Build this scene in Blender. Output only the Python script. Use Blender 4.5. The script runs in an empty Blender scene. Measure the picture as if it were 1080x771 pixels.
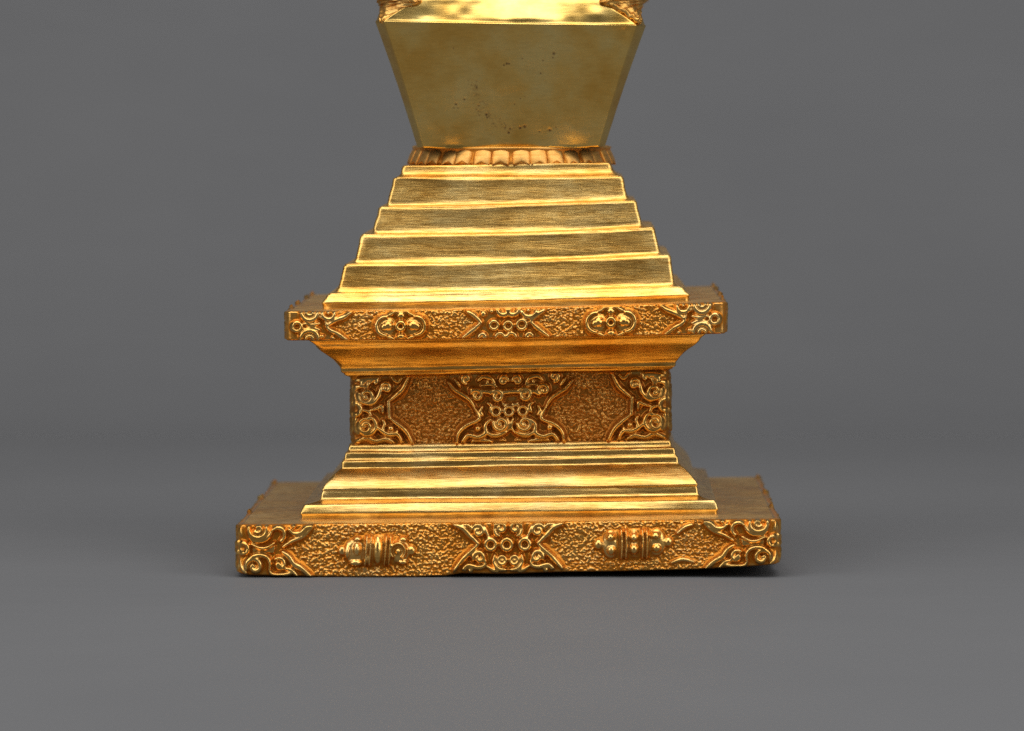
import bpy, math, random
import numpy as np

# One drawing unit is 1/572 of the plinth's 10 cm width.
S = 0.1 / 572.0
rng = np.random.default_rng(7)
C = bpy.context.scene.collection

# ------------------------------------------------------------------ helpers
def smooth_noise(n, step, amp, seed):
    """n samples of smooth 1-D noise with knots every `step` samples"""
    r = np.random.default_rng(seed)
    k = r.normal(0, 1, int(n / step) + 4)
    t = np.arange(n) / step
    i = t.astype(int); f = t - i; f = f * f * (3 - 2 * f)
    return amp * (k[i] * (1 - f) + k[i + 1] * f)

def noise2(U, V, su, sv, seed):
    """smooth 2-D value noise, cell su x sv"""
    r = np.random.default_rng(seed)
    u = U / su; v = V / sv
    u = u - u.min(); v = v - v.min()
    g = r.uniform(-1, 1, (int(v.max()) + 3, int(u.max()) + 3))
    i = u.astype(int); j = v.astype(int)
    fu = u - i; fv = v - j
    fu = fu * fu * (3 - 2 * fu); fv = fv * fv * (3 - 2 * fv)
    return ((g[j, i] * (1 - fu) + g[j, i + 1] * fu) * (1 - fv)
            + (g[j + 1, i] * (1 - fu) + g[j + 1, i + 1] * fu) * fv)

def link(name, me, mat, parent=None):
    o = bpy.data.objects.new(name, me)
    C.objects.link(o)
    me.materials.append(mat)
    if parent is not None:
        o.parent = parent
    return o

def mesh_from(name, V, F, patina=None, normals=None, sharp=None):
    me = bpy.data.meshes.new(name)
    me.from_pydata((np.asarray(V) * S).tolist(), [], F if isinstance(F, list) else F.tolist())
    me.polygons.foreach_set('use_smooth', [True] * len(me.polygons))
    if patina is not None:
        a = me.attributes.new('patina', 'FLOAT', 'POINT')
        a.data.foreach_set('value', np.asarray(patina, dtype=np.float32))
    me.update()
    if sharp is not None:
        me.set_sharp_from_angle(angle=math.radians(sharp))
    if normals is not None:
        me.normals_split_custom_set_from_vertices(normals.tolist())
    return me

def square_loop(h, c, n_front, n_side, chamfer=None, nc=5, skew=1.0):
    """outline of a square of half width h, corner radius c (or a chamfer), counter-clockwise from the
    front left corner; y is relative to the square's centre (front is -y)"""
    pts = []
    for k in range(4):
        n = n_front if k == 0 else n_side
        t = np.linspace(-1, 1, n)
        # denser towards the corners
        side = np.stack([t * (h - c), np.full(n, -h)], 1)
        if chamfer is None:
            a = np.linspace(0, math.pi / 2, nc + 2)[1:-1]
            cor = np.stack([h - c + c * np.sin(a), -(h - c) - c * np.cos(a)], 1)
        else:
            c1, c2 = (c, skew * c) if k % 2 == 0 else (skew * c, c)   # the cut reaches further along the sides
            b = .8
            t = np.linspace(-1, 1, n)
            side = np.stack([t * (h - c1 - b), np.full(n, -h)], 1)
            A, B = np.array([h - c1, -h]), np.array([h, -(h - c2)])
            u = (B - A) / np.linalg.norm(B - A)
            cor = np.array([A + (-.25, .08), A + u * b] + [A + (B - A) * q_ for q_ in (.3, .5, .7)] + [B - u * b, B + (-.08, .25)])
        loop = np.concatenate([side, cor])
        ca, sa = [(1, 0), (0, 1), (-1, 0), (0, -1)][k]
        pts.append(np.stack([loop[:, 0] * ca - loop[:, 1] * sa, loop[:, 0] * sa + loop[:, 1] * ca], 1))
    return np.concatenate(pts)

YC = 286.0                      # depth of the stupa's axis behind the plinth's front face

def loft(name, rows, mat, parent, n_front=60, n_side=30, c=3.0, wob=(0.35, 0.25), seed=1, per_row=True,
         chamfers=None, skews=None, sharp=None, cap_top=True, cap_bottom=False, extra=None):
    """rows: (half width, x centre, z at the left, z at the right, sag) from top to bottom"""
    P = []
    for r, (h, cx, zl, zr, sag) in enumerate(rows):
        cc = c if chamfers is None else chamfers[r]
        L = square_loop(h, cc, n_front, n_side, chamfer=None if chamfers is None else cc, skew=skews[r] if skews else 1.0)
        n = len(L)
        f = np.clip(L[:, 0] / h, -1, 1)
        z = zl + (zr - zl) * (f + 1) / 2 - sag * (1 - f * f) * np.clip(-L[:, 1] / h, 0, 1)
        # hand-filed unevenness, shared by neighbouring rows so that it reads as long soft dents
        ws = seed * 100 + (r // 3 if per_row else 0)
        z = z + smooth_noise(n, 19, wob[0], ws) * .7 + smooth_noise(n, 6, wob[0] * .18, ws + 7)
        k = 1 + (smooth_noise(n, 17, wob[1], ws + 31) + smooth_noise(n, 6, wob[1] * .3, seed * 100 + (r if per_row else 0) + 57)) / h
        P.append(np.stack([cx + L[:, 0] * k, YC + L[:, 1] * k, z], 1))
    n = len(P[0]); R = len(P)
    V = np.concatenate(P)
    F = []
    for r in range(R - 1):
        a = r * n; b = a + n
        for i in range(n):
            j = (i + 1) % n
            F.append((a + i, b + i, b + j, a + j))
    if cap_top:
        F.append(tuple(range(n)))
    if cap_bottom:
        F.append(tuple(range((R - 1) * n, R * n))[::-1])
    pat = np.zeros(len(V))
    if extra is not None:
        V, pat = extra(V, pat, n, R)
    me = mesh_from(name, V, F, pat, sharp=sharp)
    return link(name, me, mat, parent)

# ------------------------------------------------------------------ materials
def new_mat(name):
    m = bpy.data.materials.new(name); m.use_nodes = True
    nt = m.node_tree; nt.nodes.clear()
    out = nt.nodes.new('ShaderNodeOutputMaterial')
    b = nt.nodes.new('ShaderNodeBsdfPrincipled')
    nt.links.new(b.outputs[0], out.inputs[0])
    return m, nt, b

def N(nt, typ, **kw):
    n = nt.nodes.new(typ)
    for k, v in kw.items():
        setattr(n, k, v)
    return n

def noise_node(nt, scale, detail=3, rough=.55, vec=None):
    n = N(nt, 'ShaderNodeTexNoise')
    n.inputs['Scale'].default_value = scale
    n.inputs['Detail'].default_value = detail
    n.inputs['Roughness'].default_value = rough
    if vec is not None:
        nt.links.new(vec, n.inputs['Vector'])
    return n

def mapping(nt, sc, src):
    m = N(nt, 'ShaderNodeMapping')
    m.inputs['Scale'].default_value = sc
    nt.links.new(src, m.inputs['Vector'])
    return m.outputs[0]

def ramp(nt, src, stops):
    r = N(nt, 'ShaderNodeValToRGB')
    e = r.color_ramp.elements
    e[0].position, e[0].color = stops[0][0], (*stops[0][1], 1)
    e[1].position, e[1].color = stops[-1][0], (*stops[-1][1], 1)
    for p, c in stops[1:-1]:
        x = e.new(p); x.color = (*c, 1)
    nt.links.new(src, r.inputs[0])
    return r.outputs[0]

def mixc(nt, fac, a, b, blend='MIX'):
    m = N(nt, 'ShaderNodeMix', data_type='RGBA', blend_type=blend)
    for s, v in ((0, fac), (6, a), (7, b)):
        if isinstance(v, (int, float)):
            m.inputs[s].default_value = v
        elif isinstance(v, tuple):
            m.inputs[s].default_value = (*v, 1)
        else:
            nt.links.new(v, m.inputs[s])
    return m.outputs[2]

def math_node(nt, op, a, b=0.0, clamp=False):
    m = N(nt, 'ShaderNodeMath', operation=op, use_clamp=clamp)
    for s, v in ((0, a), (1, b)):
        if isinstance(v, (int, float)):
            m.inputs[s].default_value = v
        else:
            nt.links.new(v, m.inputs[s])
    return m.outputs[0]

GOLD = (0.92, 0.60, 0.20)
GOLD_DEEP = (0.87, 0.50, 0.13)
GOLD_PALE = (0.93, 0.67, 0.30)
LACQUER = (0.64, 0.215, 0.012)      # red-brown residue left in the recesses

def gold_material(name, brush=0.35, residue=LACQUER, rough=(0.24, 0.40), tint=GOLD, relief=False, stain=(0.055, 0.018, 0.005), fine_scale=(210, 210, 2300), wide_scale=(60, 60, 900), streak_dark=(.72, .66, .56), hair_dark=(.62, .55, .45)):
    m, nt, b = new_mat(name)
    tc = N(nt, 'ShaderNodeTexCoord').outputs['Object']
    pat = N(nt, 'ShaderNodeAttribute', attribute_name='patina').outputs['Fac']
    fine = noise_node(nt, 1.0, 4, .6, mapping(nt, fine_scale, tc))
    fine2 = noise_node(nt, 1.0, 2, .5, mapping(nt, wide_scale, tc))
    blot = noise_node(nt, 95, 4, .6, tc)
    grain = noise_node(nt, 2600, 3, .6, tc)
    deep = tuple(a * q for a, q in zip(tint, (.94, .84, .66))); pale = tuple(min(.95, a * q) for a, q in zip(tint, (1.0, 1.1, 1.4)))
    col = ramp(nt, blot.outputs[0], [(.34, deep), (.5, tint), (.66, pale)])
    streak = ramp(nt, fine.outputs[0], [(.38, streak_dark), (.52, (1, 1, 1))])
    col = mixc(nt, min(1, brush * 1.6), col, streak, 'MULTIPLY')
    hair = noise_node(nt, 1.0, 2, .5, mapping(nt, tuple(q * m_ for q, m_ in zip(fine_scale, (1.7, 1.7, 3.4))), tc))
    col = mixc(nt, min(1, brush * 1.5), col, ramp(nt, hair.outputs[0], [(.40, hair_dark), (.50, (1, 1, 1))]), 'MULTIPLY')
    p2 = math_node(nt, 'MULTIPLY', pat, math_node(nt, 'ADD', math_node(nt, 'MULTIPLY', grain.outputs[0], .7), .70), clamp=True)
    col = mixc(nt, p2, col, residue if relief else stain)
    nt.links.new(col, b.inputs['Base Color'])
    nt.links.new(math_node(nt, 'SUBTRACT', 1.0, math_node(nt, 'MULTIPLY', p2, .30 if relief else .8)), b.inputs['Metallic'])
    rr = N(nt, 'ShaderNodeMapRange')
    rr.inputs['From Min'].default_value = .3; rr.inputs['From Max'].default_value = .7
    rr.inputs['To Min'].default_value = rough[0]; rr.inputs['To Max'].default_value = rough[1]
    nt.links.new(math_node(nt, 'ADD', math_node(nt, 'MULTIPLY', fine2.outputs[0], .5), math_node(nt, 'MULTIPLY', blot.outputs[0], .5)), rr.inputs['Value'])
    nt.links.new(math_node(nt, 'ADD', rr.outputs[0], math_node(nt, 'MULTIPLY', p2, .12)), b.inputs['Roughness'])
    hgt = math_node(nt, 'ADD', math_node(nt, 'MULTIPLY', fine.outputs[0], 1.0 if not relief else .25),
                    math_node(nt, 'MULTIPLY', fine2.outputs[0], .7 if not relief else .3))
    hgt = math_node(nt, 'ADD', hgt, math_node(nt, 'MULTIPLY', hair.outputs[0], .7 if not relief else .1))
    hgt = math_node(nt, 'ADD', hgt, math_node(nt, 'MULTIPLY', grain.outputs[0], .15 if not relief else .3))
    bp = N(nt, 'ShaderNodeBump')
    bp.inputs['Strength'].default_value = brush
    bp.inputs['Distance'].default_value = 0.00006
    nt.links.new(hgt, bp.inputs['Height'])
    nt.links.new(bp.outputs[0], b.inputs['Normal'])
    return m

M_TIER = gold_material('brushed_gold', tint=(.97, .61, .18), brush=.62, rough=(.30, .43), streak_dark=(.86, .81, .73), hair_dark=(.68, .60, .48))
M_MOULD = gold_material('polished_gold', tint=(.95, .61, .19), brush=.4, rough=(.25, .38))
M_COVE = gold_material('shaded_gold', brush=.45, rough=(.26, .38), tint=(.78, .45, .11))  # deeper tint paints in the shade and gold-on-gold reflection under the slab
M_VASE = gold_material('satin_gold', brush=.14, rough=(.20, .32), tint=(.97, .64, .18), fine_scale=(420, 420, 1900), wide_scale=(200, 200, 420), streak_dark=(.74, .66, .54), hair_dark=(.88, .83, .75))
M_RELIEF = gold_material('cast_gold', brush=.30, rough=(.17, .30), relief=True, tint=(.93, .57, .165))
M_WAIST = gold_material('shaded_cast_gold', brush=.30, rough=(.18, .32), relief=True, tint=(.84, .49, .13), residue=(.40, .128, .008))  # cast gold and residue darkened, mostly to paint in the upper slab's shadow
M_LOTUS = gold_material('lotus_gold', brush=.35, rough=(.33, .50), tint=(.95, .58, .17), relief=True)

M_TOP = gold_material('worn_gold', brush=.3, rough=(.34, .48), tint=(.88, .54, .18), fine_scale=(300, 300, 300), wide_scale=(160, 160, 160))

def paper_material():
    m, nt, b = new_mat('grey_card')
    tc = N(nt, 'ShaderNodeTexCoord').outputs['Object']
    n1 = noise_node(nt, 6, 4, .6, tc)
    n2 = noise_node(nt, 1.0, 4, .65, mapping(nt, (40, 260, 260), tc))
    col = ramp(nt, n1.outputs[0], [(.3, (.140, .142, .148)), (.7, (.154, .156, .162))])
    col = mixc(nt, .25, col, ramp(nt, n2.outputs[0], [(.3, (.86, .86, .87)), (.7, (1, 1, 1))]), 'MULTIPLY')
    nt.links.new(col, b.inputs['Base Color'])
    b.inputs['Roughness'].default_value = .62
    b.inputs['Specular IOR Level'].default_value = .12
    bp = N(nt, 'ShaderNodeBump'); bp.inputs['Strength'].default_value = .12; bp.inputs['Distance'].default_value = .0002
    nt.links.new(n2.outputs[0], bp.inputs['Height']); nt.links.new(bp.outputs[0], b.inputs['Normal'])
    return m
M_CARD = paper_material()

# ------------------------------------------------------------------ relief drawing
def catmull(pts, n=14):
    p = np.asarray(pts, float)
    if len(p) < 3:
        t = np.linspace(0, 1, n * 2)[:, None]
        return p[0] * (1 - t) + p[-1] * t
    q = np.concatenate([[2 * p[0] - p[1]], p, [2 * p[-1] - p[-2]]])
    out = []
    for i in range(1, len(q) - 2):
        a, b, c, d = q[i - 1:i + 3]
        t = np.linspace(0, 1, n, endpoint=False)[:, None]
        out.append(.5 * (2 * b + (c - a) * t + (2 * a - 5 * b + 4 * c - d) * t * t + (3 * b - a - 3 * c + d) * t ** 3))
    out.append(p[-1:])
    return np.concatenate(out)

class Relief:
    """height drawing on one side of a band; x runs from its centre to the right, v downward from its top edge"""
    def __init__(self, xs, vs, k, jitter=0):
        self.U, self.V = np.meshgrid(xs, vs)
        self.k = k
        self.du = xs[1] - xs[0]; self.dv = vs[1] - vs[0]
        self.u0 = xs[0]; self.v0 = vs[0]
        self.H = np.zeros_like(self.U)
        self.id = np.zeros(self.U.shape, int)
        self.flip = 1; self.ox = 0; self.oy = 0
    def T(self, x, v):
        return self.flip * (x + self.ox) * self.k, (v + self.oy) * self.k
    def win(self, x, v, r):
        j0 = max(0, int((x - r - self.u0) / self.du)); j1 = min(self.H.shape[1], int((x + r - self.u0) / self.du) + 2)
        i0 = max(0, int((v - r - self.v0) / self.dv)); i1 = min(self.H.shape[0], int((v + r - self.v0) / self.dv) + 2)
        if i1 <= i0 or j1 <= j0:
            return None
        return (slice(i0, i1), slice(j0, j1))
    def disc(self, x, v, r, h, p=.5):
        w = self.win(x, v, r)
        if w is None: return
        d = ((self.U[w] - x) ** 2 + (self.V[w] - v) ** 2) / (r * r)
        self.H[w] = np.maximum(self.H[w], h * np.clip(1 - d ** 1.15, 0, 1) ** p)
    def stroke(self, pts, r=1.9, h=3.0, ends=.55):
        q = catmull(pts)
        # resample to steady spacing
        seg = np.concatenate([[0], np.cumsum(np.hypot(*np.diff(q, axis=0).T))])
        n = max(3, int(seg[-1] / .55))
        s = np.linspace(0, seg[-1], n)
        xs = np.interp(s, seg, q[:, 0]); vs = np.interp(s, seg, q[:, 1])
        for i, (a, b) in enumerate(zip(xs, vs)):
            t = i / (n - 1)
            tp = ends + (1 - ends) * math.sin(math.pi * min(1, max(0, t))) ** .6
            x, v = self.T(a, b)
            self.disc(x, v, 1.72 * r * self.k * tp, 1.2 * h * (.75 + .25 * tp))
            self.disc(x, v, 3.1 * r * self.k * tp, .5 * h, .8)          # the soft flank of a cast ridge
    def arc(self, cx, cv, R, a0, a1, r=1.9, h=3.0, ends=.7):
        n = max(6, int(abs(a1 - a0) / 15))
        a = np.radians(np.linspace(a0, a1, n))
        self.stroke(np.stack([cx + R * np.cos(a), cv + R * np.sin(a)], 1), r, h, ends)
    def ring(self, cx, cv, R, r=2.2, h=3.6):
        r *= 1.3; R *= .95
        x, v = self.T(cx, cv)
        w = self.win(x, v, (R + r) * self.k + 1)
        if w is None: return
        d = np.hypot(self.U[w] - x, self.V[w] - v) / self.k
        self.H[w] = np.where(d < R + r, np.maximum(np.where(d < R, .36 * h, self.H[w]), h * np.clip(1 - ((d - R) / r) ** 2, 0, 1) ** .55), self.H[w])
    def curl(self, cx, cv, R, a0, turns=1.2, sense=1, r=1.8, h=3.0, dot=True):
        """a spiral that winds in from radius R"""
        n = int(18 * turns) + 4
        t = np.linspace(0, 1, n)
        a = np.radians(a0) + sense * t * turns * 2 * math.pi
        rr = R * (1 - .72 * t)
        self.stroke(np.stack([cx + rr * np.cos(a), cv + rr * np.sin(a)], 1), r, h, .7)
        if dot:
            x, v = self.T(cx, cv); self.disc(x, v, max(1.7, R * .27) * self.k, h * 1.05)
    def dot(self, cx, cv, R, h=3.2):
        x, v = self.T(cx, cv); self.disc(x, v, R * self.k, h)
    def egg(self, cx, cv, rx, rv, h, p=.55):
        x, v = self.T(cx, cv); rx *= self.k; rv *= self.k
        w = self.win(x, v, max(rx, rv))
        if w is None: return
        d = ((self.U[w] - x) / rx) ** 2 + ((self.V[w] - v) / rv) ** 2
        self.H[w] = np.maximum(self.H[w], h * np.clip(1 - d, 0, 1) ** p)
    def slab(self, poly, h, edge=1.6, tilt=(0, 0)):
        """flat-topped facet with a bevelled edge"""
        p = np.array([self.T(*q) for q in poly])
        c = p.mean(0); rad = np.max(np.hypot(*(p - c).T)) + 1
        w = self.win(c[0], c[1], rad)
        if w is None: return
        d = self.inside(p, w)
        hh = (h + tilt[0] * (self.U[w] - c[0]) + tilt[1] * (self.V[w] - c[1])) * np.clip(d / (edge * self.k), 0, 1) ** .6
        self.H[w] = np.where(d > 0, np.maximum(self.H[w], hh), self.H[w])
    def inside(self, p, w):
        """signed distance to a polygon (positive inside)"""
        U, V = self.U[w], self.V[w]
        d = np.full(U.shape, 1e9); ins = np.zeros(U.shape, bool)
        for i in range(len(p)):
            a, b = p[i], p[(i + 1) % len(p)]
            e = b - a
            t = np.clip(((U - a[0]) * e[0] + (V - a[1]) * e[1]) / (e @ e + 1e-9), 0, 1)
            d = np.minimum(d, np.hypot(U - a[0] - t * e[0], V - a[1] - t * e[1]))
            cr = ((a[1] > V) != (b[1] > V))
            with np.errstate(divide='ignore', invalid='ignore'):
                xx = (b[0] - a[0]) * (V - a[1]) / (b[1] - a[1] + 1e-12) + a[0]
            ins ^= cr & (U < xx)
        return np.where(ins, d, -d)
    def region(self, poly, ident, ground=.8):
        """the smooth ground an ornament stands on, and the piece of the band that belongs to it"""
        p = np.array([self.T(*q) for q in poly])
        w = (slice(None), slice(None))
        d = self.inside(p, w)
        self.id[(d > 0)] = ident
        self.H = np.where(d > 0, np.maximum(self.H, ground * np.clip(d / 1.2, 0, 1)), self.H)
    def stipple(self, cell, amp, seed, thresh_id=0, sharp=1.0):
        r = np.random.default_rng(seed)
        umin, umax, vmin, vmax = self.U.min(), self.U.max(), self.V.min(), self.V.max()
        B = np.zeros_like(self.H)
        keep = self.H; self.H = B
        nu, nv = int((umax - umin) / cell) + 1, int((vmax - vmin) / cell) + 2
        for j in range(nv):
            for i in range(nu):
                x = umin + (i + .5 * (j % 2) + r.uniform(-.42, .42)) * cell
                v = vmin + (j + r.uniform(-.42, .42)) * cell
                self.disc(x, v, cell * r.uniform(.34, .8), amp * r.uniform(.3, 1.2), .75 * sharp)
        B = self.H + .75 * amp * np.clip(noise2(self.U, self.V, 2.3, 2.0, seed + 3) + .2 * noise2(self.U, self.V, 7, 5, seed + 4), -.3, 1); self.H = keep
        self.H = np.where(self.id == thresh_id, np.maximum(self.H, B), self.H + .07 * B)

def blur(H, n):
    for ax in (0, 1):
        P = np.pad(H, [(n, n) if a == ax else (0, 0) for a in (0, 1)], mode='edge')
        cs = np.cumsum(P, axis=ax)
        z = np.zeros_like(np.take(cs, [0], axis=ax))
        cs = np.concatenate([z, cs], axis=ax)
        m = 2 * n + 1
        H = (np.take(cs, range(m, cs.shape[ax]), axis=ax) - np.take(cs, range(0, cs.shape[ax] - m), axis=ax)) / m
    return H

# ---- the three bands' ornaments (x from the band's centre, v from its top edge)
def plinth_ornaments(R):
    # corner scrolls
    for side, ident in ((1, 1), (-1, 2)):
        R.flip = side; R.ox = 0
        R.region([(-290, 0), (-205, 0), (-216, 12), (-237, 24), (-222, 36), (-206, 53), (-290, 53)], ident)
        R.ring(-279.5, 25, 5.6, 2.6, 4.2)
        R.arc(-264, 4.5, 9.5, 190, -10, 2.1, 3.6); R.curl(-263.5, 4.5, 4.6, 150, 1.0, -1, 1.5, 3.2)
        R.stroke([(-273, 13), (-268, 17), (-258, 16.5), (-252, 12), (-249, 6)], 1.8, 3.2)
        R.stroke([(-249, 6), (-243, 3.5), (-237, 6), (-236, 12), (-239, 17)], 2.0, 3.6); R.dot(-239, 16.5, 3.2, 3.9)
        R.stroke([(-231, 5), (-226, 9.5), (-219, 9), (-213, 4), (-207, 2)], 2.0, 3.4); R.dot(-226, 2.5, 3.0, 3.2)
        R.stroke([(-238, 23), (-228, 17), (-216, 12), (-206, 3)], 1.7, 3.0)
        R.slab([(-271, 19), (-264, 23), (-255, 24), (-247, 18), (-244, 22), (-246, 31), (-256, 30), (-265, 29), (-271, 31)], 2.6, 2.0)
        R.stroke([(-271, 20), (-262, 24), (-254, 23.5), (-246, 18.5)], 1.6, 3.8)
        R.curl(-267.5, 43, 9.2, 160, 1.15, 1, 2.0, 3.6)
        R.stroke([(-277, 45), (-273, 36), (-263, 31.5), (-254, 34), (-251, 40), (-252, 47)], 1.9, 3.4)
        R.stroke([(-252, 47), (-248, 51), (-238, 51), (-228, 49)], 1.7, 3.0)
        R.curl(-241, 40.5, 6.8, 230, 1.0, 1, 1.8, 3.4); R.dot(-241, 41, 3.4, 4.2)
        R.stroke([(-238, 28), (-231, 33), (-226, 40), (-217, 45), (-208, 52)], 2.3, 3.4)
        R.stroke([(-236, 45), (-229, 46), (-222, 52)], 1.6, 2.8)
        R.stroke([(-285, 36), (-281, 46), (-276, 51)], 1.6, 2.4); R.stroke([(-284, 4), (-281, 12)], 1.6, 2.4)
    # centre scroll with three rings
    R.flip = 1
    R.region([(-56, 0), (60, 0), (42, 12), (27, 22), (42, 33), (66, 50), (60, 53), (-52, 53), (-58, 48), (-44, 36), (-32, 23), (-44, 12)], 3)
    for x in (-18.5, -1.5, 17.5):
        R.ring(x, 22.5, 5.6, 2.6, 4.4)
    for sx in (1, -1):
        R.flip = sx; R.ox = 0
        R.stroke([(-31, 22), (-40, 14), (-48, 6), (-57, 2)], 2.2, 3.6); R.stroke([(-31, 22), (-38, 29), (-46, 36), (-57, 48)], 2.2, 3.6)
        R.curl(-31.5, 8.5, 6.6, 200, 1.2, 1, 1.8, 3.4); R.stroke([(-50, 3), (-42, 3), (-38, 8)], 1.6, 2.8)
        R.curl(-8, 5.5, 6.6, 190, 1.1, 1, 1.8, 3.6); R.stroke([(-15, 6), (-13, 12), (-9, 14)], 1.7, 3.2)
        R.stroke([(-25, 4), (-22, 12), (-20, 15)], 1.6, 2.8)
        R.curl(-30.5, 36, 6.8, 160, 1.15, 1, 1.9, 3.6); R.stroke([(-24, 38), (-25, 44), (-32, 46), (-42, 44), (-48, 48)], 1.9, 3.4)
        R.ring(-6.5, 38.5, 4.4, 2.0, 3.6); R.dot(-6.5, 38.5, 2.4, 3.8)
        R.stroke([(-14, 33), (-15, 41), (-10, 47), (-2, 48)], 1.7, 3.2); R.stroke([(-22, 45), (-17, 48), (-11, 50)], 1.6, 2.8)
        R.curl(-41, 48.5, 4.6, 180, .7, 1, 1.7, 3.0)
    # jewel emblems, left and right are different castings
    R.flip = 1; R.ox = -1; R.oy = 0
    R.region([(-178, 26), (-170, 17), (-158, 12), (-128, 10.5), (-112, 13), (-104, 19), (-98, 27), (-105, 36), (-118, 41), (-150, 43), (-164, 41), (-173, 34)], 4, .5)
    R.slab([(-178, 26), (-168, 16), (-150, 11), (-124, 10.5), (-108, 15), (-98, 27), (-108, 37), (-126, 42), (-152, 43), (-168, 38)], 1.9, 7.0)
    R.egg(-161, 27.5, 12, 13, 3.6); R.egg(-168.5, 28, 4.2, 7.5, 5.0); R.egg(-158.5, 25.5, 5.4, 8, 5.8); R.egg(-160, 38.5, 8, 4.2, 4.6); R.egg(-174, 27, 5, 5, 2.8); R.egg(-158, 15.5, 5, 3.2, 4.2)
    for x in (-149, -144.5, -128.5, -124):
        R.stroke([(x + 1.5, 12.5), (x + .5, 26), (x - 1, 41)], 1.35, 4.4)
    R.egg(-136.5, 26.5, 6.6, 14.5, 5.8); R.egg(-146.7, 21, 2.2, 6, 4.4); R.egg(-147.3, 34, 2.2, 6, 4.4)
    R.egg(-113.5, 27, 12, 13, 3.6); R.arc(-115, 27, 7.6, 130, 420, 1.3, 4.6); R.egg(-115, 27, 4.6, 5, 5.2); R.egg(-101, 27, 5, 5, 3.0); R.egg(-110, 16, 6, 3.4, 4.2); R.egg(-110, 38, 6, 3.2, 3.8)
    R.ox = 0
    R.region([(90, 24.5), (97, 16), (106, 10), (118, 8), (150, 8), (160, 11), (167, 17), (173, 23), (167, 31), (158, 39), (146, 40), (116, 40), (104, 38), (96, 32)], 5, .5)
    R.slab([(90, 24.5), (104, 11), (120, 8), (150, 8), (162, 14), (172, 23), (160, 37), (140, 40), (104, 38)], 1.8, 7.0)
    R.egg(108, 24.5, 9.8, 15.5, 3.8); R.egg(108, 17, 5.8, 5.6, 5.6); R.egg(108.5, 30, 5.8, 6.6, 5.6); R.egg(95, 24.5, 5.6, 5.8, 3.4)
    for x in (119.3, 124, 141.5, 146):
        R.stroke([(x, 9.5), (x + .8, 24), (x, 39)], 1.35, 4.6)
    R.egg(132.7, 17.5, 5.8, 5.6, 5.4); R.egg(132.7, 29.5, 5.8, 6.6, 5.6); R.egg(132.7, 24, 6.4, 15.5, 3.2)
    R.egg(156.5, 23, 10.5, 15, 3.8); R.egg(155.5, 16, 6.2, 5.2, 5.6); R.egg(156.5, 28.5, 6.2, 6.4, 5.6); R.egg(169, 23, 5.2, 5.6, 3.2)
    R.stroke([(178, 14), (186, 8), (194, 5)], 1.5, 2.4); R.stroke([(196, 45), (184, 42), (172, 45)], 1.4, 1.8)

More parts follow.
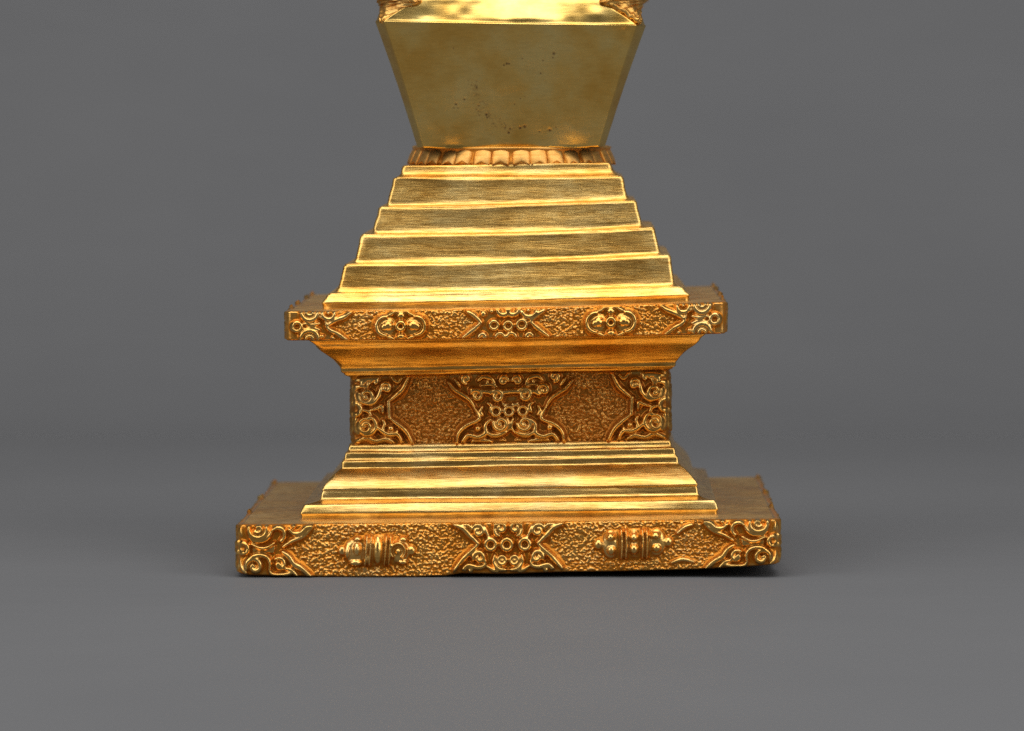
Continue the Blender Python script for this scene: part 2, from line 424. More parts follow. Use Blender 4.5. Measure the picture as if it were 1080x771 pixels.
def slab_ornaments(R):
    for side, ident in ((1, 1), (-1, 2)):
        R.flip = side; R.ox = 0
        R.region([(-238, 0), (-164, 0), (-178, 9), (-188, 15), (-178, 24), (-166, 33), (-238, 33)], ident, .7)
        R.ring(-222.5, 17.5, 5.0, 2.4, 3.8)
        R.arc(-209, 2, 8.5, 175, 5, 2.2, 3.6); R.arc(-209, 1, 3.8, 175, 5, 1.6, 3.2)
        R.arc(-209, 31.5, 9.5, 188, 352, 2.2, 3.4); R.arc(-209, 32, 4.2, 190, 350, 1.6, 3.0)
        R.stroke([(-215, 14), (-206, 15.5), (-198, 13.5)], 1.6, 3.2); R.stroke([(-215, 20), (-206, 19), (-198, 21)], 1.6, 2.8)
        R.dot(-196.5, 7, 2.6, 3.6); R.dot(-195, 28, 2.6, 3.4)
        R.arc(-189, 3, 6.5, 180, 0, 2.0, 3.4); R.dot(-189, 2.5, 2.4, 3.2)
        R.stroke([(-190, 16), (-182, 11), (-172, 7), (-165, 2)], 2.0, 3.4); R.stroke([(-192, 12), (-189, 20), (-178, 26), (-168, 33)], 1.8, 3.2)
        R.dot(-184, 30, 2.4, 2.8)
    R.flip = 1
    R.region([(-41, 0), (42, 0), (33, 8), (25, 16), (34, 24), (46, 33), (-48, 33), (-36, 24), (-26, 15), (-34, 8)], 3, .7)
    R.ring(-12.5, 18, 4.6, 2.1, 4.0); R.ring(2.5, 19, 4.6, 2.1, 4.0); R.ring(17, 18, 5.2, 2.2, 4.2)
    R.arc(-2.5, 1, 6.5, 175, 5, 2.1, 3.4); R.arc(7.5, 1, 6.5, 175, 5, 2.1, 3.4); R.dot(-24, 6, 4.0, 3.4)
    R.arc(25, 2, 8.0, 160, 20, 2.1, 3.4); R.dot(24, 3, 2.6, 3.0); R.dot(-15, 3, 3, 2.8)
    for sx in (1, -1):
        R.flip = sx
        R.stroke([(-26, 15), (-32, 9), (-41, 3)], 2.0, 3.4); R.stroke([(-26, 15), (-34, 22), (-46, 31)], 2.0, 3.6)
        R.curl(-24, 31, 4.8, 180, .6, 1, 1.7, 3.0); R.arc(-6, 32, 5, 190, 350, 1.6, 2.8)
    for cx, ident, dy in ((-112, 4, 0), (112, 5, 0)):
        R.flip = 1; R.ox = cx; R.oy = dy
        R.region([(-28, 18), (-24, 8), (-12, 3), (-8, 0), (8, 0), (14, 4), (24, 8), (29, 18), (24, 28), (10, 33), (-10, 33), (-24, 28)], ident, 1.5)
        R.ring(0, 17.5, 4.4, 2.8, 5.8)
        for sx in (1, -1):
            R.egg(sx * 15, 17.5, 11, 12, 3.9); R.arc(sx * 15.5, 17.5, 10.2, 90 if sx > 0 else 90, -90 if sx > 0 else 270, 2.0, 4.2)
            R.egg(sx * 13.5, 17.0, 7.6, 6.6, 5.6); R.egg(sx * 18, 18.5, 4.5, 5.5, 5.4)
            R.stroke([(sx * 14, 6), (sx * 9, 4), (sx * 6, 1)], 1.6, 3.4); R.stroke([(sx * 14, 29), (sx * 9, 31), (sx * 6, 33)], 1.6, 3.2)
        R.egg(0, 6.2, 6, 5, 5.0); R.egg(0, 28.8, 6, 4.6, 4.8)
        R.arc(0, 9, 10, 200, 340, 1.7, 3.2)
        R.ox = 0; R.oy = 0

def frieze_ornaments(R):
    for side, ident in ((1, 1), (-1, 2)):
        R.flip = side
        R.region([(-178, 0), (-106, 0), (-114, 18), (-127, 28), (-126, 46), (-112, 56), (-102, 73), (-178, 73)], ident, .8)
        R.ring(-161.5, 36, 6.2, 2.6, 4.4)
        R.curl(-150, 22, 8.6, 200, 1.35, -1, 2.0, 3.8)
        R.stroke([(-141, 27), (-137, 22), (-135, 14)], 2.1, 3.8); R.stroke([(-150, 30.5), (-143, 29), (-138, 24)], 2.2, 3.8)
        R.curl(-129.5, 14, 5.4, 200, 1.0, 1, 1.8, 3.4)
        R.curl(-151, 54, 8.4, 300, 1.4, -1, 2.0, 3.8)
        R.stroke([(-157, 60), (-149, 62.5), (-142, 58.5), (-140, 52), (-143, 46), (-148, 44)], 2.1, 3.8)
        R.stroke([(-140, 53), (-135, 58), (-127, 62), (-118, 62), (-113, 69)], 2.1, 3.6)
        R.dot(-124.5, 56, 4.2, 4.4); R.arc(-125, 56, 7.5, 200, 20, 1.7, 3.2)
        R.stroke([(-106, 3), (-112, 15), (-119, 22), (-127, 28)], 2.0, 3.4); R.stroke([(-127, 28), (-126, 45)], 1.7, 3.4, 1)
        R.stroke([(-126, 45), (-117, 52), (-109, 59), (-102, 71)], 2.0, 3.6)
        R.stroke([(-146, 37), (-139, 35), (-134, 33), (-133, 40)], 1.7, 3.0); R.slab([(-142, 36), (-136, 33), (-135, 42)], 2.8, 1.8)
        R.stroke([(-168, 4), (-167, 16), (-168, 27)], 2.0, 3.0); R.stroke([(-168, 46), (-167, 58), (-168, 70)], 2.0, 3.0)
        R.stroke([(-160, 69), (-150, 66), (-140, 69), (-130, 67), (-122, 70)], 1.9, 2.8); R.stroke([(-160, 6), (-148, 5), (-138, 4)], 2.0, 2.4)
        R.curl(-152, 9, 4.4, 0, .9, 1, 1.6, 2.6); R.curl(-141, 8, 3.8, 180, .8, 1, 1.5, 2.4); R.stroke([(-124, 3), (-118, 8), (-113, 4)], 1.6, 2.4)
        R.stroke([(-160, 28), (-164, 20), (-160, 13), (-152, 12.5)], 1.8, 3.0); R.stroke([(-133, 47), (-131, 52), (-134, 57)], 1.6, 2.8)
        R.stroke([(-154, 37), (-149, 38), (-145, 42)], 1.6, 2.6); R.stroke([(-161, 46), (-163, 53), (-158, 62)], 1.7, 2.8)
    R.flip = 1
    R.region([(-66, 0), (64, 0), (50, 18), (38, 28), (39, 46), (52, 56), (64, 73), (-58, 73), (-55, 58), (-34, 46), (-35, 35), (-52, 22)], 3, .8)
    for x in (-15, -1.5, 13):
        R.ring(x, 39.5, 4.8, 2.2, 4.2)
    R.stroke([(-40, 17), (-26, 19), (-10, 20), (6, 19), (22, 19), (30, 22)], 2.2, 3.4, .9)
    R.curl(-35, 23, 6.4, 200, 1.2, 1, 1.8, 3.6); R.curl(-14, 24, 7.0, 200, 1.2, 1, 1.9, 3.8); R.curl(15, 23, 7.6, 200, 1.3, 1, 1.9, 3.8); R.curl(35, 18, 6.2, 160, 1.1, 1, 1.8, 3.4)
    R.curl(-7, 8.5, 5.0, 0, 1.0, -1, 1.7, 2.8); R.curl(7, 8.5, 5.0, 180, 1.0, 1, 1.7, 2.8); R.curl(46, 5, 5.4, 90, 1.1, -1, 1.7, 2.8); R.curl(-46, 6, 5.0, 90, 1.1, 1, 1.6, 2.6)
    for sx in (1, -1):
        R.flip = sx
        R.curl(-10 if sx > 0 else -15, 52.5, 8.0, 200 if sx > 0 else 0, 1.3, 1 if sx < 0 else -1, 2.0, 3.8)
        R.dot(-34 if sx > 0 else -41, 57, 4.2, 4.4)
        R.stroke([(-37, 36), (-34, 42), (-33, 48), (-46, 54), (-54, 62), (-56, 72)], 1.9, 3.6)
        R.stroke([(-21, 48), (-26, 54), (-26, 62), (-34, 66), (-44, 64), (-50, 70)], 2.2, 3.8)
        R.stroke([(-26, 60), (-20, 64), (-12, 64), (-4, 61)], 2.0, 3.6)
        R.stroke([(-65, 9), (-58, 17), (-50, 22), (-42, 28), (-37, 36)], 1.9, 3.0); R.stroke([(-58, 6), (-52, 14)], 1.5, 2.6)
        R.stroke([(-29, 34), (-31, 40), (-28, 44)], 1.6, 3.0)
        R.stroke([(-24, 31), (-20, 34), (-22, 41)], 1.7, 2.8); R.stroke([(-8, 31), (-6, 33.5), (-2, 32)], 1.5, 2.6)
        R.stroke([(-34, 8), (-28, 4), (-20, 6), (-16, 11)], 1.7, 2.4); R.stroke([(-30, 13), (-22, 12), (-14, 14)], 1.5, 2.2); R.dot(-24, 9, 2.2, 2.4)
        R.stroke([(-3, 47), (-1, 56), (-4, 61)], 1.6, 2.8); R.dot(-45, 67, 2.2, 2.8); R.stroke([(-40, 70), (-30, 69.5), (-20, 70.5)], 1.6, 2.4)
        for x in (-8, -22, -36): R.slab([(x - 5, 71), (x, 66.5), (x + 5, 71)], 2.6, 1.8)

def belt(name, parent, hw, cx, r, ztop, zbot, hpx, k, draw, cell, amp, relief_scale, res, seed, names, lip=2.0, side_res=1.5, stip_sharp=1.0, pat_gain=1.0, stip_pat=.27, nubs=(), mat=None, orn_pat=.3):
    """a square block whose four sides carry the cast relief; returns its mesh object, ornaments become its children"""
    half = hw - r + r * math.pi / 4
    Hh = hpx * k
    nv = int(Hh / res) + 1
    vs = np.linspace(0, Hh, nv)
    cols = []; Hs = []; ids = []; pats = []
    for side in range(4):
        rs = res if side == 0 else side_res
        nu = int(2 * half / rs) + 1
        xs = np.linspace(-half, half, nu)
        R = Relief(xs, vs, k)
        if side != 2:
            draw(R)
        R.flip = 1; R.ox = R.oy = 0
        if side != 2:                       # worn, softly cast edges
            R.H = blur(blur(R.H, 1), 1) if side == 0 else R.H
        orn = R.H.copy()
        R.H *= relief_scale * (1.0 if side == 0 else .5)
        R.stipple(cell, amp, seed + side, 0, stip_sharp)
        H = R.H
        H = H + .35 * noise2(R.U, R.V, 9, 9, seed + 11 + side) + .18 * noise2(R.U, R.V, 3.2, 3.2, seed + 21 + side) \
            + .5 * noise2(R.U, R.V, 40, 30, seed + 31 + side)
        rec = blur(H, max(2, int(3.2 / rs))) - H
        p = np.clip(.46 + rec * .7 + .30 * noise2(R.U, R.V, 16, 12, seed + 5 + side), 0, 1) * pat_gain
        p = np.where(R.id == 0, p + stip_pat, p + .14)
        p = np.clip(np.where(orn > 1.9, p * orn_pat, p), 0, 1)
        # edges and end columns meet the neighbouring side
        env = np.clip((half - np.abs(xs)) / 7, .0, 1)[None, :] ** .7 * np.clip(np.minimum(vs, Hh - vs) / 1.4, .12, 1)[:, None]
        H = H * env
        for j in range(nu if side == 3 else nu):
            if j == nu - 1: continue            # the next side starts on this corner
            u = xs[j]
            if abs(u) <= hw - r:
                x, y, nx, ny = u, -hw, 0., -1.
            else:
                a = (abs(u) - (hw - r)) / r; sg = math.copysign(1, u)
                x = sg * (hw - r + r * math.sin(a)); y = -(hw - r) - r * math.cos(a); nx = sg * math.sin(a); ny = -math.cos(a)
            ca, sa = [(1, 0), (0, 1), (-1, 0), (0, -1)][side]
            cols.append((x * ca - y * sa, x * sa + y * ca, nx * ca - ny * sa, nx * sa + ny * ca))
            Hs.append(H[:, j]); ids.append(R.id[:, j] + (10 * side if side else 0) * (R.id[:, j] > 0)); pats.append(p[:, j])
    cols = np.array(cols); Hs = np.array(Hs).T; ids = np.array(ids).T; pats = np.array(pats).T
    n = len(cols)
    f = cols[:, 0] / hw
    front = np.clip(-cols[:, 1] / hw, -1, 1) * .5 + .5
    zt = ztop(f, front); zb = zbot(f, front)
    if nubs:        # the side faces' cast motifs stand a little above the rim
        for yy in nubs:
            zt = zt + np.where(np.abs(cols[:, 0]) > hw - 3, 4.5 * np.exp(-((cols[:, 1] - yy) / 5.5) ** 2), 0)
    vv = vs / Hh
    d = np.minimum(vs, Hh - vs)
    inset = np.where(d < lip, lip - np.sqrt(np.clip(lip * lip - (lip - d) ** 2, 0, None)), 0)
    off = Hs - inset[:, None]
    V = np.stack([cx + cols[None, :, 0] + cols[None, :, 2] * off,
                  YC + cols[None, :, 1] + cols[None, :, 3] * off,
                  zt[None, :] + (zb - zt)[None, :] * vv[:, None]], 2)
    # close the block above and below with rings that run in to its axis
    caps = []
    base = np.stack([cols[:, 0], cols[:, 1]], 1)
    def ring_row(scale, z):
        return np.stack([cx + base[:, 0] * scale, YC + base[:, 1] * scale, z], 1)
    zc_t, zc_b = zt.mean(), zb.mean()
    ztc = ztop(f, front)
    top = [ring_row(s_, ztc * s_ + zc_t * (1 - s_) + (0.25 * smooth_noise(n, 40, 1, seed + 77))) for s_ in (.982, .94, .86, .72, .5)]
    bot = [ring_row(s_, zb + u_) for s_, u_ in ((.975, .6), (.8, 1.6), (.5, 1.6))]
    rows = [t for t in top[::-1]] + [V[i] for i in range(nv)] + bot
    allV = np.concatenate(rows)
    R_ = len(rows)
    i = np.arange(n); jn = (i + 1) % n
    F = np.concatenate([np.stack([q * n + i, (q + 1) * n + i, (q + 1) * n + jn, q * n + jn], 1) for q in range(R_ - 1)])
    # patina and ornament ids per vertex
    pat = np.zeros((R_, n)); pat[len(top):len(top) + nv] = pats
    pat = pat.ravel()
    fid = np.zeros((R_ - 1, n), int); fid[len(top):len(top) + nv - 1] = ids[:-1]
    fid = fid.ravel()
    # smooth normals of the whole skin, so that the split leaves no seam
    A, B, Cc, D = (allV[F[:, q]] for q in range(4))
    fn = np.cross(Cc - A, D - B)
    vn = np.zeros_like(allV)
    for q in range(4):
        np.add.at(vn, F[:, q], fn)
    vn /= np.linalg.norm(vn, axis=1, keepdims=True) + 1e-12
    caprings = [list(range(n)), list(range((R_ - 1) * n, R_ * n))[::-1]]
    body = None
    for ident in [0] + sorted(set(fid.tolist()) - {0}):
        sel = F[fid == ident]
        used, inv = np.unique(sel, return_inverse=True)
        faces = inv.reshape(sel.shape).tolist()
        if ident == 0:
            idx = {int(a): q for q, a in enumerate(used)}
            faces += [[idx[a] for a in cr] for cr in caprings]
            nm = name
        else:
            nm = names[ident % 10]
        me = mesh_from(nm, allV[used], faces, pat[used], vn[used])
        o = link(nm, me, mat or M_RELIEF, parent if ident == 0 else body)
        if ident == 0:          # the plain top and underside
            me.materials.append(M_TOP)
            q = np.nonzero(fid == 0)[0] // n
            mi = np.where((q < len(top) - 1) | (q >= len(top) + nv - 1), 1, 0).tolist() + [1, 1]
            me.polygons.foreach_set('material_index', mi)
        if ident == 0:
            body = o
    return body

# ------------------------------------------------------------------ the stupa
stupa = bpy.data.objects.new('stupa', None)
C.objects.link(stupa)
stupa.location = (0, 0, 0)
stupa['label'] = 'gilded square stupa base with stepped tiers and a flaring vase, on grey card'
stupa['category'] = 'stupa'

def lin(l, r, sag=0.0):
    return lambda f, front: l + (r - l) * (f + 1) / 2 - sag * (1 - f * f) * front

# plinth: its underside is uneven and the right front corner is bent up off the table
bx = np.array([-290, -281, -274, -240, -206, -150, -96, -66, -50, 0, 30, 64, 124, 204, 254, 278, 290]) / 286.5
bz = np.array([4.5, 3.2, 2.0, 1.0, .5, .25, .25, 1.6, 4.0, 3.2, 4.6, 5.6, 6.4, 8.6, 11.2, 13.0, 14.5])
def plinth_bottom(f, front):
    return .25 + (np.interp(f, bx, bz) - .25) * np.clip(front * 1.6 - .6, 0, 1)
NAMES = {1: 'corner_scroll', 2: 'corner_scroll', 3: 'ring_scroll', 4: 'jewel_emblem', 5: 'jewel_emblem'}
plinth = belt('plinth', stupa, 285.0, 0, 7, lin(55.8, 62.0, .3), plinth_bottom, 53, 1.0, plinth_ornaments, 2.7, 1.3, 1.75, .5, 3, NAMES, lip=2.2, nubs=(-138, 60, 270))

# lower moulding
def R2(h, z, d=2.5, cx=.2):
    return (h, cx, z - d, z + d, .25)
mould = [(173.2, 135), (174.2, 131), (174.9, 127.4), (176.2, 126.9), (177.6, 126.1), (178.2, 124.6), (178.3, 121.5), (178.9, 119.4),
         (180.0, 118.0), (181.2, 117.0), (181.6, 115.6), (181.7, 112), (181.9, 110.3), (183.3, 109.2), (186.2, 107.0), (190, 103.6), (194, 99.7),
         (197.4, 95.7), (199.9, 91.9), (201.2, 89.4), (201.7, 88.2), (201.4, 87.2), (201.6, 86), (202.2, 84.8), (202.5, 81), (203, 78.8), (204.6, 77.2),
         (208, 76), (213, 75.0), (217.6, 74.4), (219.4, 73.7), (220.4, 72.3), (221.6, 69.6), (222.9, 66.6), (223.6, 64.9), (223.7, 63.7), (222.9, 62.8),
         (222.2, 61.8), (222.3, 58), (222.6, 50)]
loft('lower_moulding', [R2(*m) for m in mould], M_MOULD, stupa, 70, 34, 2.6, (.35, .3), 3)

# waist frieze
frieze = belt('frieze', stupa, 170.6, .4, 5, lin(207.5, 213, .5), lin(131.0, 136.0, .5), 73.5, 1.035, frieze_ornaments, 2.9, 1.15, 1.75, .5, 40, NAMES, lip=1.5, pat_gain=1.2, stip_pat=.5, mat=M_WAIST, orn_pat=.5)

# flaring moulding under the upper slab
cove = [(214, 250.5), (211, 248), (208.5, 246.2), (206.5, 244.2), (205.2, 241.8), (203.4, 239.8), (200.6, 237.6), (196.5, 234.6), (192, 231.2),
        (188, 227.4), (184.8, 223.6), (182.6, 220.6), (181.4, 218.9), (180.9, 217.2), (180.6, 215), (179.8, 213.8), (178.2, 213.2), (177.4, 212.2), (176.6, 210.6), (174.4, 209.6), (172, 208.8), (170, 205)]
loft('flaring_moulding', [R2(h, z, 3.4, -1.8) for h, z in cove], M_COVE, stupa, 70, 34, 2.4, (.35, .35), 5)

# upper slab
upper = belt('upper_slab', stupa, 234.2, -3.4, 6, lin(278.7, 288.8, 1.7), lin(247.3, 254.7, 1.8), 33, 1.0, slab_ornaments, 2.6, 1.25, 1.5, .5, 60, NAMES, lip=1.6, nubs=(-158, -40, 120, 222))

# stepped tiers: top edge rows (half width, x centre, z left, z right, sag)
TOPS = [(114.4, -4.8, 432.6, 435.9, .3), (125.9, -3.1, 419.3, 421.0, .3), (140.9, -3.4, 387.2, 394.4, 1.8), (160.0, -3.0, 357.6, 365.6, 2.6),
        (176.9, -2.9, 325.9, 336.3, 2.2), (192.2, -4.8, 295.0, 302.8, 1.0), (199, -4.0, 279.0, 288.2, 1.6)]
for i in range(6):
    t, b = TOPS[i], TOPS[i + 1]
    if i == 5:      # lowest, thin step: a slanted face over a short upright one
        prof = [(-4, 0), (-1.6, .0), (-.4, .03), (.4, .09), (1.6, .22), (3.6, .38), (5.2, .50), (5.7, .56), (5.4, .62), (4.9, .68), (4.6, .85), (4.6, 1.08)]
    elif i == 0:
        prof = [(-4, 0), (-1.4, 0), (-.4, .05), (.1, .16), (.8, .35), (1.7, .55), (2.8, .7), (4.6, .82), (7.2, .93), (9.6, 1.0), (9.6, 1.12)]
    else:
        w = b[0] - t[0]
        prof = [(-4, -.01), (-1.8, 0), (-.7, .02), (-.05, .06), (.2, .11), (1.1, .30), (2.5, .50), (4.0, .71), (4.5, .79), (5.1, .85), (5.9, .90), (7.0, .932),
                (8.4, .950), (w - 2.2, .975), (w - 1.4, 1.0), (w - 1.2, 1.06)]
        prof = [(min(a, w - 1.2), q) for a, q in prof]
    rows = []
    for a, q in prof:
        m = [t[j] + (b[j] - t[j]) * q for j in range(1, 5)]
        rows.append((t[0] + a, *m))
    loft('tier', rows, M_TIER, stupa, 56, 28, 4.6, (.45, .32), 11 + i)

# lotus ring under the vase
def revolve(name, prof, mat, parent, n=160, pat=None, cx=-1.0, tilt=0.0):
    a = np.linspace(0, 2 * math.pi, n, endpoint=False)
    V = np.concatenate([np.stack([cx + r * np.sin(a), YC - r * np.cos(a), z + tilt * r * np.sin(a) + smooth_noise(n, 9, .25, 5)], 1) for r, z in prof])
    F = []
    for q in range(len(prof) - 1):
        for i in range(n):
            j = (i + 1) % n
            F.append((q * n + i, (q + 1) * n + i, (q + 1) * n + j, q * n + j))
    F.append(tuple(range(n))); F.append(tuple(range((len(prof) - 1) * n, len(prof) * n))[::-1])
    p = np.repeat(np.zeros(len(prof)) if pat is None else np.array(pat), n)
    return link(name, mesh_from(name, V, F, p), mat, parent)
ring = revolve('lotus_ring', [(98, 454.3), (106.5, 454.0), (110.2, 453.2), (111.4, 451.8), (110.4, 450.2), (110.0, 446), (112.8, 440), (115.2, 436.6), (114.6, 434.2), (110, 432.5)],
               M_LOTUS, stupa, pat=[0, 0, .1, .3, .8, .9, .9, .8, .5, 0])
# one petal, then copies around the ring
def petal_mesh():
    nu, nv = 13, 15
    V = []; F = []
    for j in range(nv):
        t = j / (nv - 1)
        for i in range(nu):
            s = -1 + 2 * i / (nu - 1)
            wid = 9.6 * (.84 + .22 * math.sin(math.pi * min(1, t * .75 + .1)))
            # foot of the petal is cut to a shallow chevron
            tt = t * (1 - .20 * (1 - abs(s)) * 1.0 * (1 if t > 0 else 0))
            z = 451.2 - 17.5 * tt - .6 * abs(s)
            r = 109.3 + 8.3 * tt
            bul = 1.7 * (1 - s * s) ** .55 * (math.sin(math.pi * (.10 + .86 * t)) ** .5)
            V.append((s * wid, -(math.sqrt(r * r - (s * wid) ** 2) + bul - .8), z))
    for j in range(nv - 1):
        for i in range(nu - 1):
            a = j * nu + i
            F.append((a, a + nu, a + nu + 1, a + 1))
    # a back, so that the petal is a solid
    n0 = len(V)
    V += [(x * .9, y + 5, z) for x, y, z in V]
    for j in range(nv - 1):
        for i in range(nu - 1):
            a = n0 + j * nu + i
            F.append((a, a + 1, a + nu + 1, a + nu))
    edge = [i for i in range(nu)] + [j * nu + nu - 1 for j in range(1, nv)] + [(nv - 1) * nu + i for i in range(nu - 2, -1, -1)] + [j * nu for j in range(nv - 2, 0, -1)]
    for q in range(len(edge)):
        a, b = edge[q], edge[(q + 1) % len(edge)]
        F.append((a, b, n0 + b, n0 + a))
    V = np.array(V)
    s = np.abs(V[:, 0]) / 9
    pat = .2 + np.clip((s - .78) * 1.6, 0, .5) + np.clip((451 - V[:, 2]) / 17.5 * .25, 0, .3)
    return mesh_from('petal', V, F, pat)
pm = petal_mesh(); pm.materials.append(M_LOTUS)
for q in range(34):
    p = bpy.data.objects.new('petal', pm)
    C.objects.link(p)
    p.parent = ring
    p.location = (-1.0 * S, YC * S, rng.uniform(-.5, .5) * S)
    p.rotation_euler = (0, rng.uniform(-.004, .004), (q + .5 + rng.uniform(-.05, .05)) * 2 * math.pi / 34)
    p.scale = (1, rng.uniform(.994, 1.003), 1)

# the vase: a square cup with narrow chamfered corners
nf, ns, nr = 230, 40, 120
rows = []; cham = []
for q in range(nr):
    t = q / (nr - 1)
    h = 147.4 + (103.0 - 147.4) * t ** 1.0 - 1.1 * math.sin(math.pi * t)
    z = (589.5 + (452.6 - 589.5) * t, 585.0 + (453.6 - 585.0) * t)
    rows.append((h, -.3, z[0], z[1], .6 * (1 - t))); cham.append(10.5 - 3.5 * t)
rows = [(145.3, -.3, 590.9, 586.3, .6), (146.7, -.3, 590.3, 585.8, .6)] + rows + [(101, -.5, 451.5, 452.5, 0)]
cham = [10.5, 10.5] + cham + [7]
def vase_marks(V, pat, n, R):
    # soft dents over the faces
    V = V.copy()
    fr = (YC - V[:, 1]).reshape(R, n); hr = fr.max(1, keepdims=True)
    xr = np.abs(V[:, 0] + .3).reshape(R, n)
    f = (np.clip((hr - 13 - xr) / 8, 0, 1) * (fr > hr - 1.5)).ravel()
    fr = None
    X, Z = V[:, 0], V[:, 2]
    d = noise2(X, Z, 46, 38, 91) * 1.3 + noise2(X, Z, 17, 15, 92) * .35 + noise2(X, Z, 7, 5, 93) * .07
    d += 2.6 * np.exp(-((X + 62) / 17) ** 2 - ((Z - 446) / 16) ** 2) + 3.0 * np.exp(-((X - 66) / 15) ** 2 - ((Z - 446) / 19) ** 2)
    d += 1.6 * np.exp(-((X - 128) / 15) ** 2 - ((Z - 580) / 18) ** 2) + 1.0 * np.exp(-((X + 126) / 15) ** 2 - ((Z - 582) / 14) ** 2)
    d *= np.clip((588 - Z) / 9, 0, 1) * np.clip((Z - 452) / 2.5, 0, 1) ** .5
    V[:, 1] += d * f
    # casting pits and brown specks in the plating: an arc of them and a few strays
    r = np.random.default_rng(12)
    spots = []
    def img(px, py):   # where a mark sits on the front face (x right of axis, z)
        return ((px - 535) * 1.035, 484 - (py - 125) * 1.035)
    arc = [(496, 92), (498, 100), (503, 110), (508, 119), (515, 127), (523, 132), (531, 135)]
    for a in arc:
        for _ in range(22):
            spots.append((*img(a[0] + r.normal(0, 3.6), a[1] + r.normal(0, 3.6)), r.uniform(.7, 1.25), r.uniform(.35, .85)))
    for a, rad in (((477, 110), 1.3), ((475, 114), 1.0), ((479, 114), .9), ((486, 105), 1.2), ((509, 121), 1.7), ((510, 124), 1.2), ((544.5, 135), 1.7), ((549.5, 133.6), 1.9),
                   ((576, 137.5), 1.7), ((582.5, 134.5), .9), ((565, 139), 1.0), ((534, 136), 1.3), ((532.5, 140), 1.7), ((580.5, 57), 1.7), ((579.5, 61), 1.0), ((569, 64), 1.0),
                   ((547.5, 62), .9), ((531, 67.5), 1.5), ((533.5, 67.5), 1.2), ((528, 69), 1.2), ((566.5, 77.5), 1.0), ((539, 110), .9), ((545, 104), .9), ((550, 102), .8), ((620, 145), 1.0), ((499, 92.5), 1.3), ((475, 51.5), .9)):
        spots.append((*img(*a), rad, 1.0))
    for x, z, rad, s in spots:
        dd = ((X - x) ** 2 + (Z - z) ** 2) / (rad * rad * 1.5)
        g = np.exp(-dd) * s * f
        pat = np.maximum(pat, np.where(g > .04, g, 0))
        V[:, 1] += g * rad * .35
    for a in arc:       # faint brown bloom around the arc of pits
        x, z = img(*a)
        pat = np.maximum(pat, .20 * np.exp(-((X - x) ** 2 + (Z - z) ** 2) / 40) * f)
    # thin scratches
    for a, b in (((500, 42), (513, 56)), ((466, 56), (469, 78)), ((436, 33), (436, 41)), ((520, 102), (552, 96)), ((488, 84), (492, 100))):
        p, q = np.array(img(*a)), np.array(img(*b)); e = q - p
        t = np.clip(((X - p[0]) * e[0] + (Z - p[1]) * e[1]) / (e @ e), 0, 1)
        dd = np.hypot(X - p[0] - t * e[0], Z - p[1] - t * e[1] + 1.2 * np.sin(t * 7))
        g = np.exp(-(dd / .6) ** 2) * .4 * f
        pat = np.maximum(pat, g); V[:, 1] += g * .6
    return V, pat
vase = loft('vase', rows, M_VASE, stupa, nf, ns, 10, (.12, .10), 21, chamfers=cham, skews=[2.0] * len(rows), per_row=False, extra=vase_marks)

# the vase's shoulder narrows and its corners widen into an octagon
sh = [(146.4, 588.5, 10.5), (145.6, 590.4, 12), (144.0, 596, 18), (141.6, 604, 28), (138.6, 613, 40), (132, 626, 46), (117, 643, 48), (97, 657, 42), (76, 669, 34), (56, 676, 26), (52, 690, 24), (52, 712, 24), (58, 718, 26)]
def shoulder_dents(V, pat, n, R):
    V = V.copy(); X, Z = V[:, 0], V[:, 2]
    d = noise2(X, Z, 34, 24, 71) * 1.3 + noise2(X, Z, 14, 11, 72) * .5
    d += .26 * np.exp(-((X - 8) / 36) ** 4) * np.clip(Z - 591, 0, 40)        # a flatter, filed spot over the middle of the rim
    V[:, 1] += d * np.clip((Z - 588) / 8, 0, 1) * (V[:, 1] < YC - 60)
    return V, pat
sh_rows = []
for a_, b_ in zip(sh[:-1], sh[1:]):
    for q in range(4):
        sh_rows.append(tuple(u + (v - u) * q / 4 for u, v in zip(a_, b_)))
sh = sh_rows + [sh[-1]]
loft('shoulder', [(h, -.3, z + 2.0 * (h / 147), z - 2.6 * (h / 147), .6) for h, z, c in sh][::-1], M_VASE, stupa, 120, 40, 10, (.12, .12), 23, chamfers=[c for _, _, c in sh][::-1], skews=[1 + min(1, 10.5 / c) ** 1.0 for _, _, c in sh][::-1], cap_top=True, cap_bottom=True, extra=shoulder_dents, per_row=False)

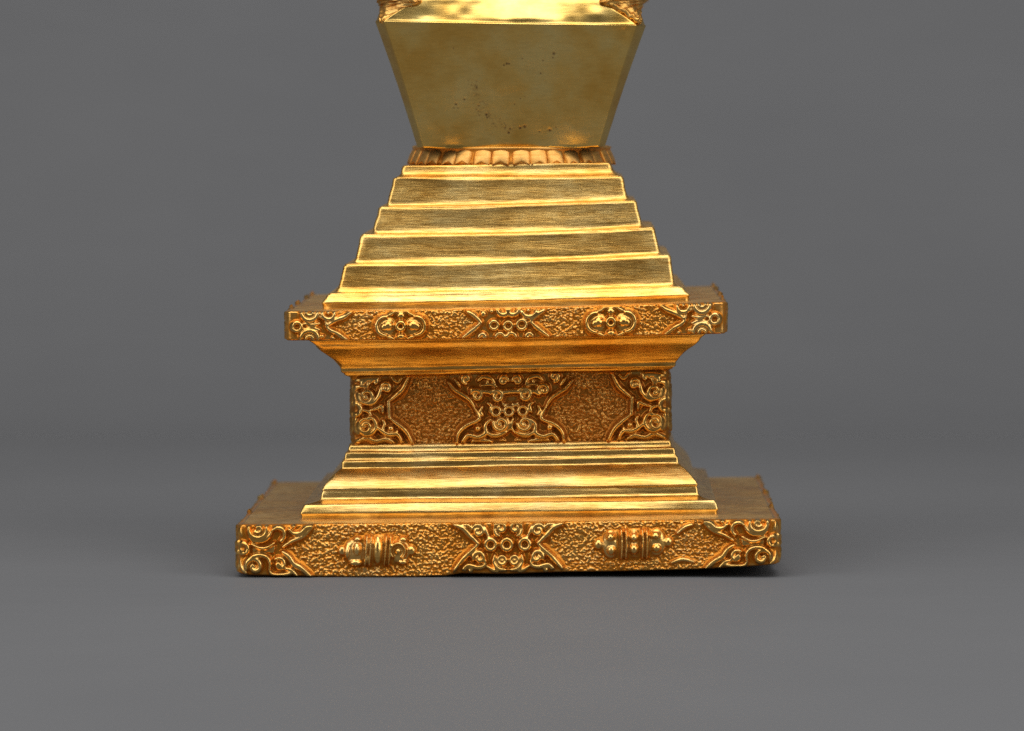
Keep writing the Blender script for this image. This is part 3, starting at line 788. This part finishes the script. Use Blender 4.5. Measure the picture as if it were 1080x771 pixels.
# cast ornaments on the four corners of the shoulder, only their feet come into the picture
def corner_ornament():
    st = [(139.0, 4.0, 3.0, 588), (137, 7, 6, 592), (131.5, 12, 9, 597), (126, 20, 12, 602.5), (122, 28, 13, 607.5), (121, 33, 15, 611), (124, 29, 15, 614.5), (128, 30, 18, 620), (127, 30, 20, 626), (118, 24, 16, 636), (108, 15, 10, 646), (102, 4, 4, 652)]
    n = 40; V = []; F = []
    r = np.random.default_rng(4)
    ks = np.linspace(0, len(st) - 1, 60)
    cols = [np.interp(ks, range(len(st)), [s[q] for s in st]) for q in range(4)]
    a = np.linspace(0, 2 * math.pi, n, endpoint=False)
    for j in range(60):
        q, w, t, z = (c_[j] for c_ in cols)
        bump = 1 + (.16 * np.sin(a * 7 + j * .5) * np.sin(j * .8) + r.normal(0, .05, n)) * (w > 5)
        u = w * np.cos(a); d = t * np.sin(a) * bump
        x = (q / 1.0) + (d * .7071) ; y = q + (d * .7071)
        V.append(np.stack([x + u * .7071, -(y - u * .7071), np.full(n, z) + 1.2 * np.sin(a * 5 + j) ], 1))
    V = np.concatenate(V)
    for j in range(59):
        for i in range(n):
            k = (i + 1) % n
            F.append((j * n + i, j * n + k, (j + 1) * n + k, (j + 1) * n + i))
    F.append(tuple(range(n))[::-1]); F.append(tuple(range(59 * n, 60 * n)))
    pat = np.clip(.12 + .5 * noise2(V[:, 0], V[:, 2], 3, 3, 8), 0, 1)
    return mesh_from('corner_ornament', V, F, pat)
cm = corner_ornament(); cm.materials.append(M_LOTUS)
for q in range(4):
    o = bpy.data.objects.new('corner_ornament', cm)
    C.objects.link(o); o.parent = stupa
    o.location = (0, YC * S, 0); o.rotation_euler = (0, 0, q * math.pi / 2)

# ------------------------------------------------------------------ the card it stands on, swept up behind
def sweep():
    prof = []
    y0, yb, rad, top = -1.2, .36, .30, 1.3
    for y in np.linspace(y0, yb, 14): prof.append((y, 0.0))
    for a in np.linspace(0, math.pi / 2, 24)[1:]: prof.append((yb + rad * math.sin(a), rad - rad * math.cos(a)))
    for z in np.linspace(rad, top, 8)[1:]: prof.append((yb + rad, z))
    xs = np.linspace(-1.3, 1.3, 15)
    V = [(x / S, y / S, z / S) for (y, z) in prof for x in xs]
    n = len(xs)
    F = [(q * n + i, q * n + i + 1, (q + 1) * n + i + 1, (q + 1) * n + i) for q in range(len(prof) - 1) for i in range(n - 1)]
    o = link('backdrop', mesh_from('backdrop', np.array(V), F), M_CARD)
    o['kind'] = 'structure'; o['label'] = 'grey card sweep the stupa stands on'
sweep()

# ------------------------------------------------------------------ light
W = bpy.data.worlds.new('World'); bpy.context.scene.world = W
W.use_nodes = True
bg = W.node_tree.nodes['Background']
bg.inputs[0].default_value = (.95, .97, 1, 1); bg.inputs[1].default_value = .06

def softbox(name, loc, target, sx, sy, power, col=(1, .985, .965)):
    l = bpy.data.lights.new(name, 'AREA')
    l.shape = 'RECTANGLE'; l.size = sx; l.size_y = sy; l.energy = power; l.color = col
    o = bpy.data.objects.new(name, l); C.objects.link(o)
    o.location = loc
    from mathutils import Vector
    o.rotation_euler = (Vector(target) - Vector(loc)).to_track_quat('-Z', 'Y').to_euler()
    return o
softbox('top_softbox', (0.0, -.27, .80), (0, .03, .0), 1.10, .76, 5.7)
for sx in (-1, 1):
    softbox('side_softbox', (sx * .85, -.52, .44), (0, .05, .05), .7, .7, 3.6)
softbox('backdrop_lamp', (0, .10, 1.25), (0, .62, .2), 1.0, .3, 2.5)

# ------------------------------------------------------------------ camera
cam = bpy.data.cameras.new('camera')
co = bpy.data.objects.new('camera', cam); C.objects.link(co)
co.location = (84 * S, -4876 * S, 484 * S)
co.rotation_euler = (math.radians(90), 0, 0)
cam.sensor_width = 36; cam.lens = 36 * 4876 / 1080
cam.shift_x = (540 - 620) / 1080; cam.shift_y = (125 - 385.5) / 1080
cam.clip_start = .02; cam.clip_end = 50
cam.dof.use_dof = True; cam.dof.focus_distance = (4876 + 70) * S; cam.dof.aperture_fstop = 20
sc = bpy.context.scene
sc.camera = co
sc.view_settings.view_transform = 'Standard'; sc.view_settings.look = 'None'
sc.view_settings.exposure = 0.16; sc.view_settings.gamma = 1
sc.render.engine = 'CYCLES'
sc.cycles.use_denoising = False
sc.cycles.use_adaptive_sampling = False
sc.cycles.sample_clamp_indirect = 4
sc.cycles.caustics_reflective = False
sc.cycles.caustics_refractive = False
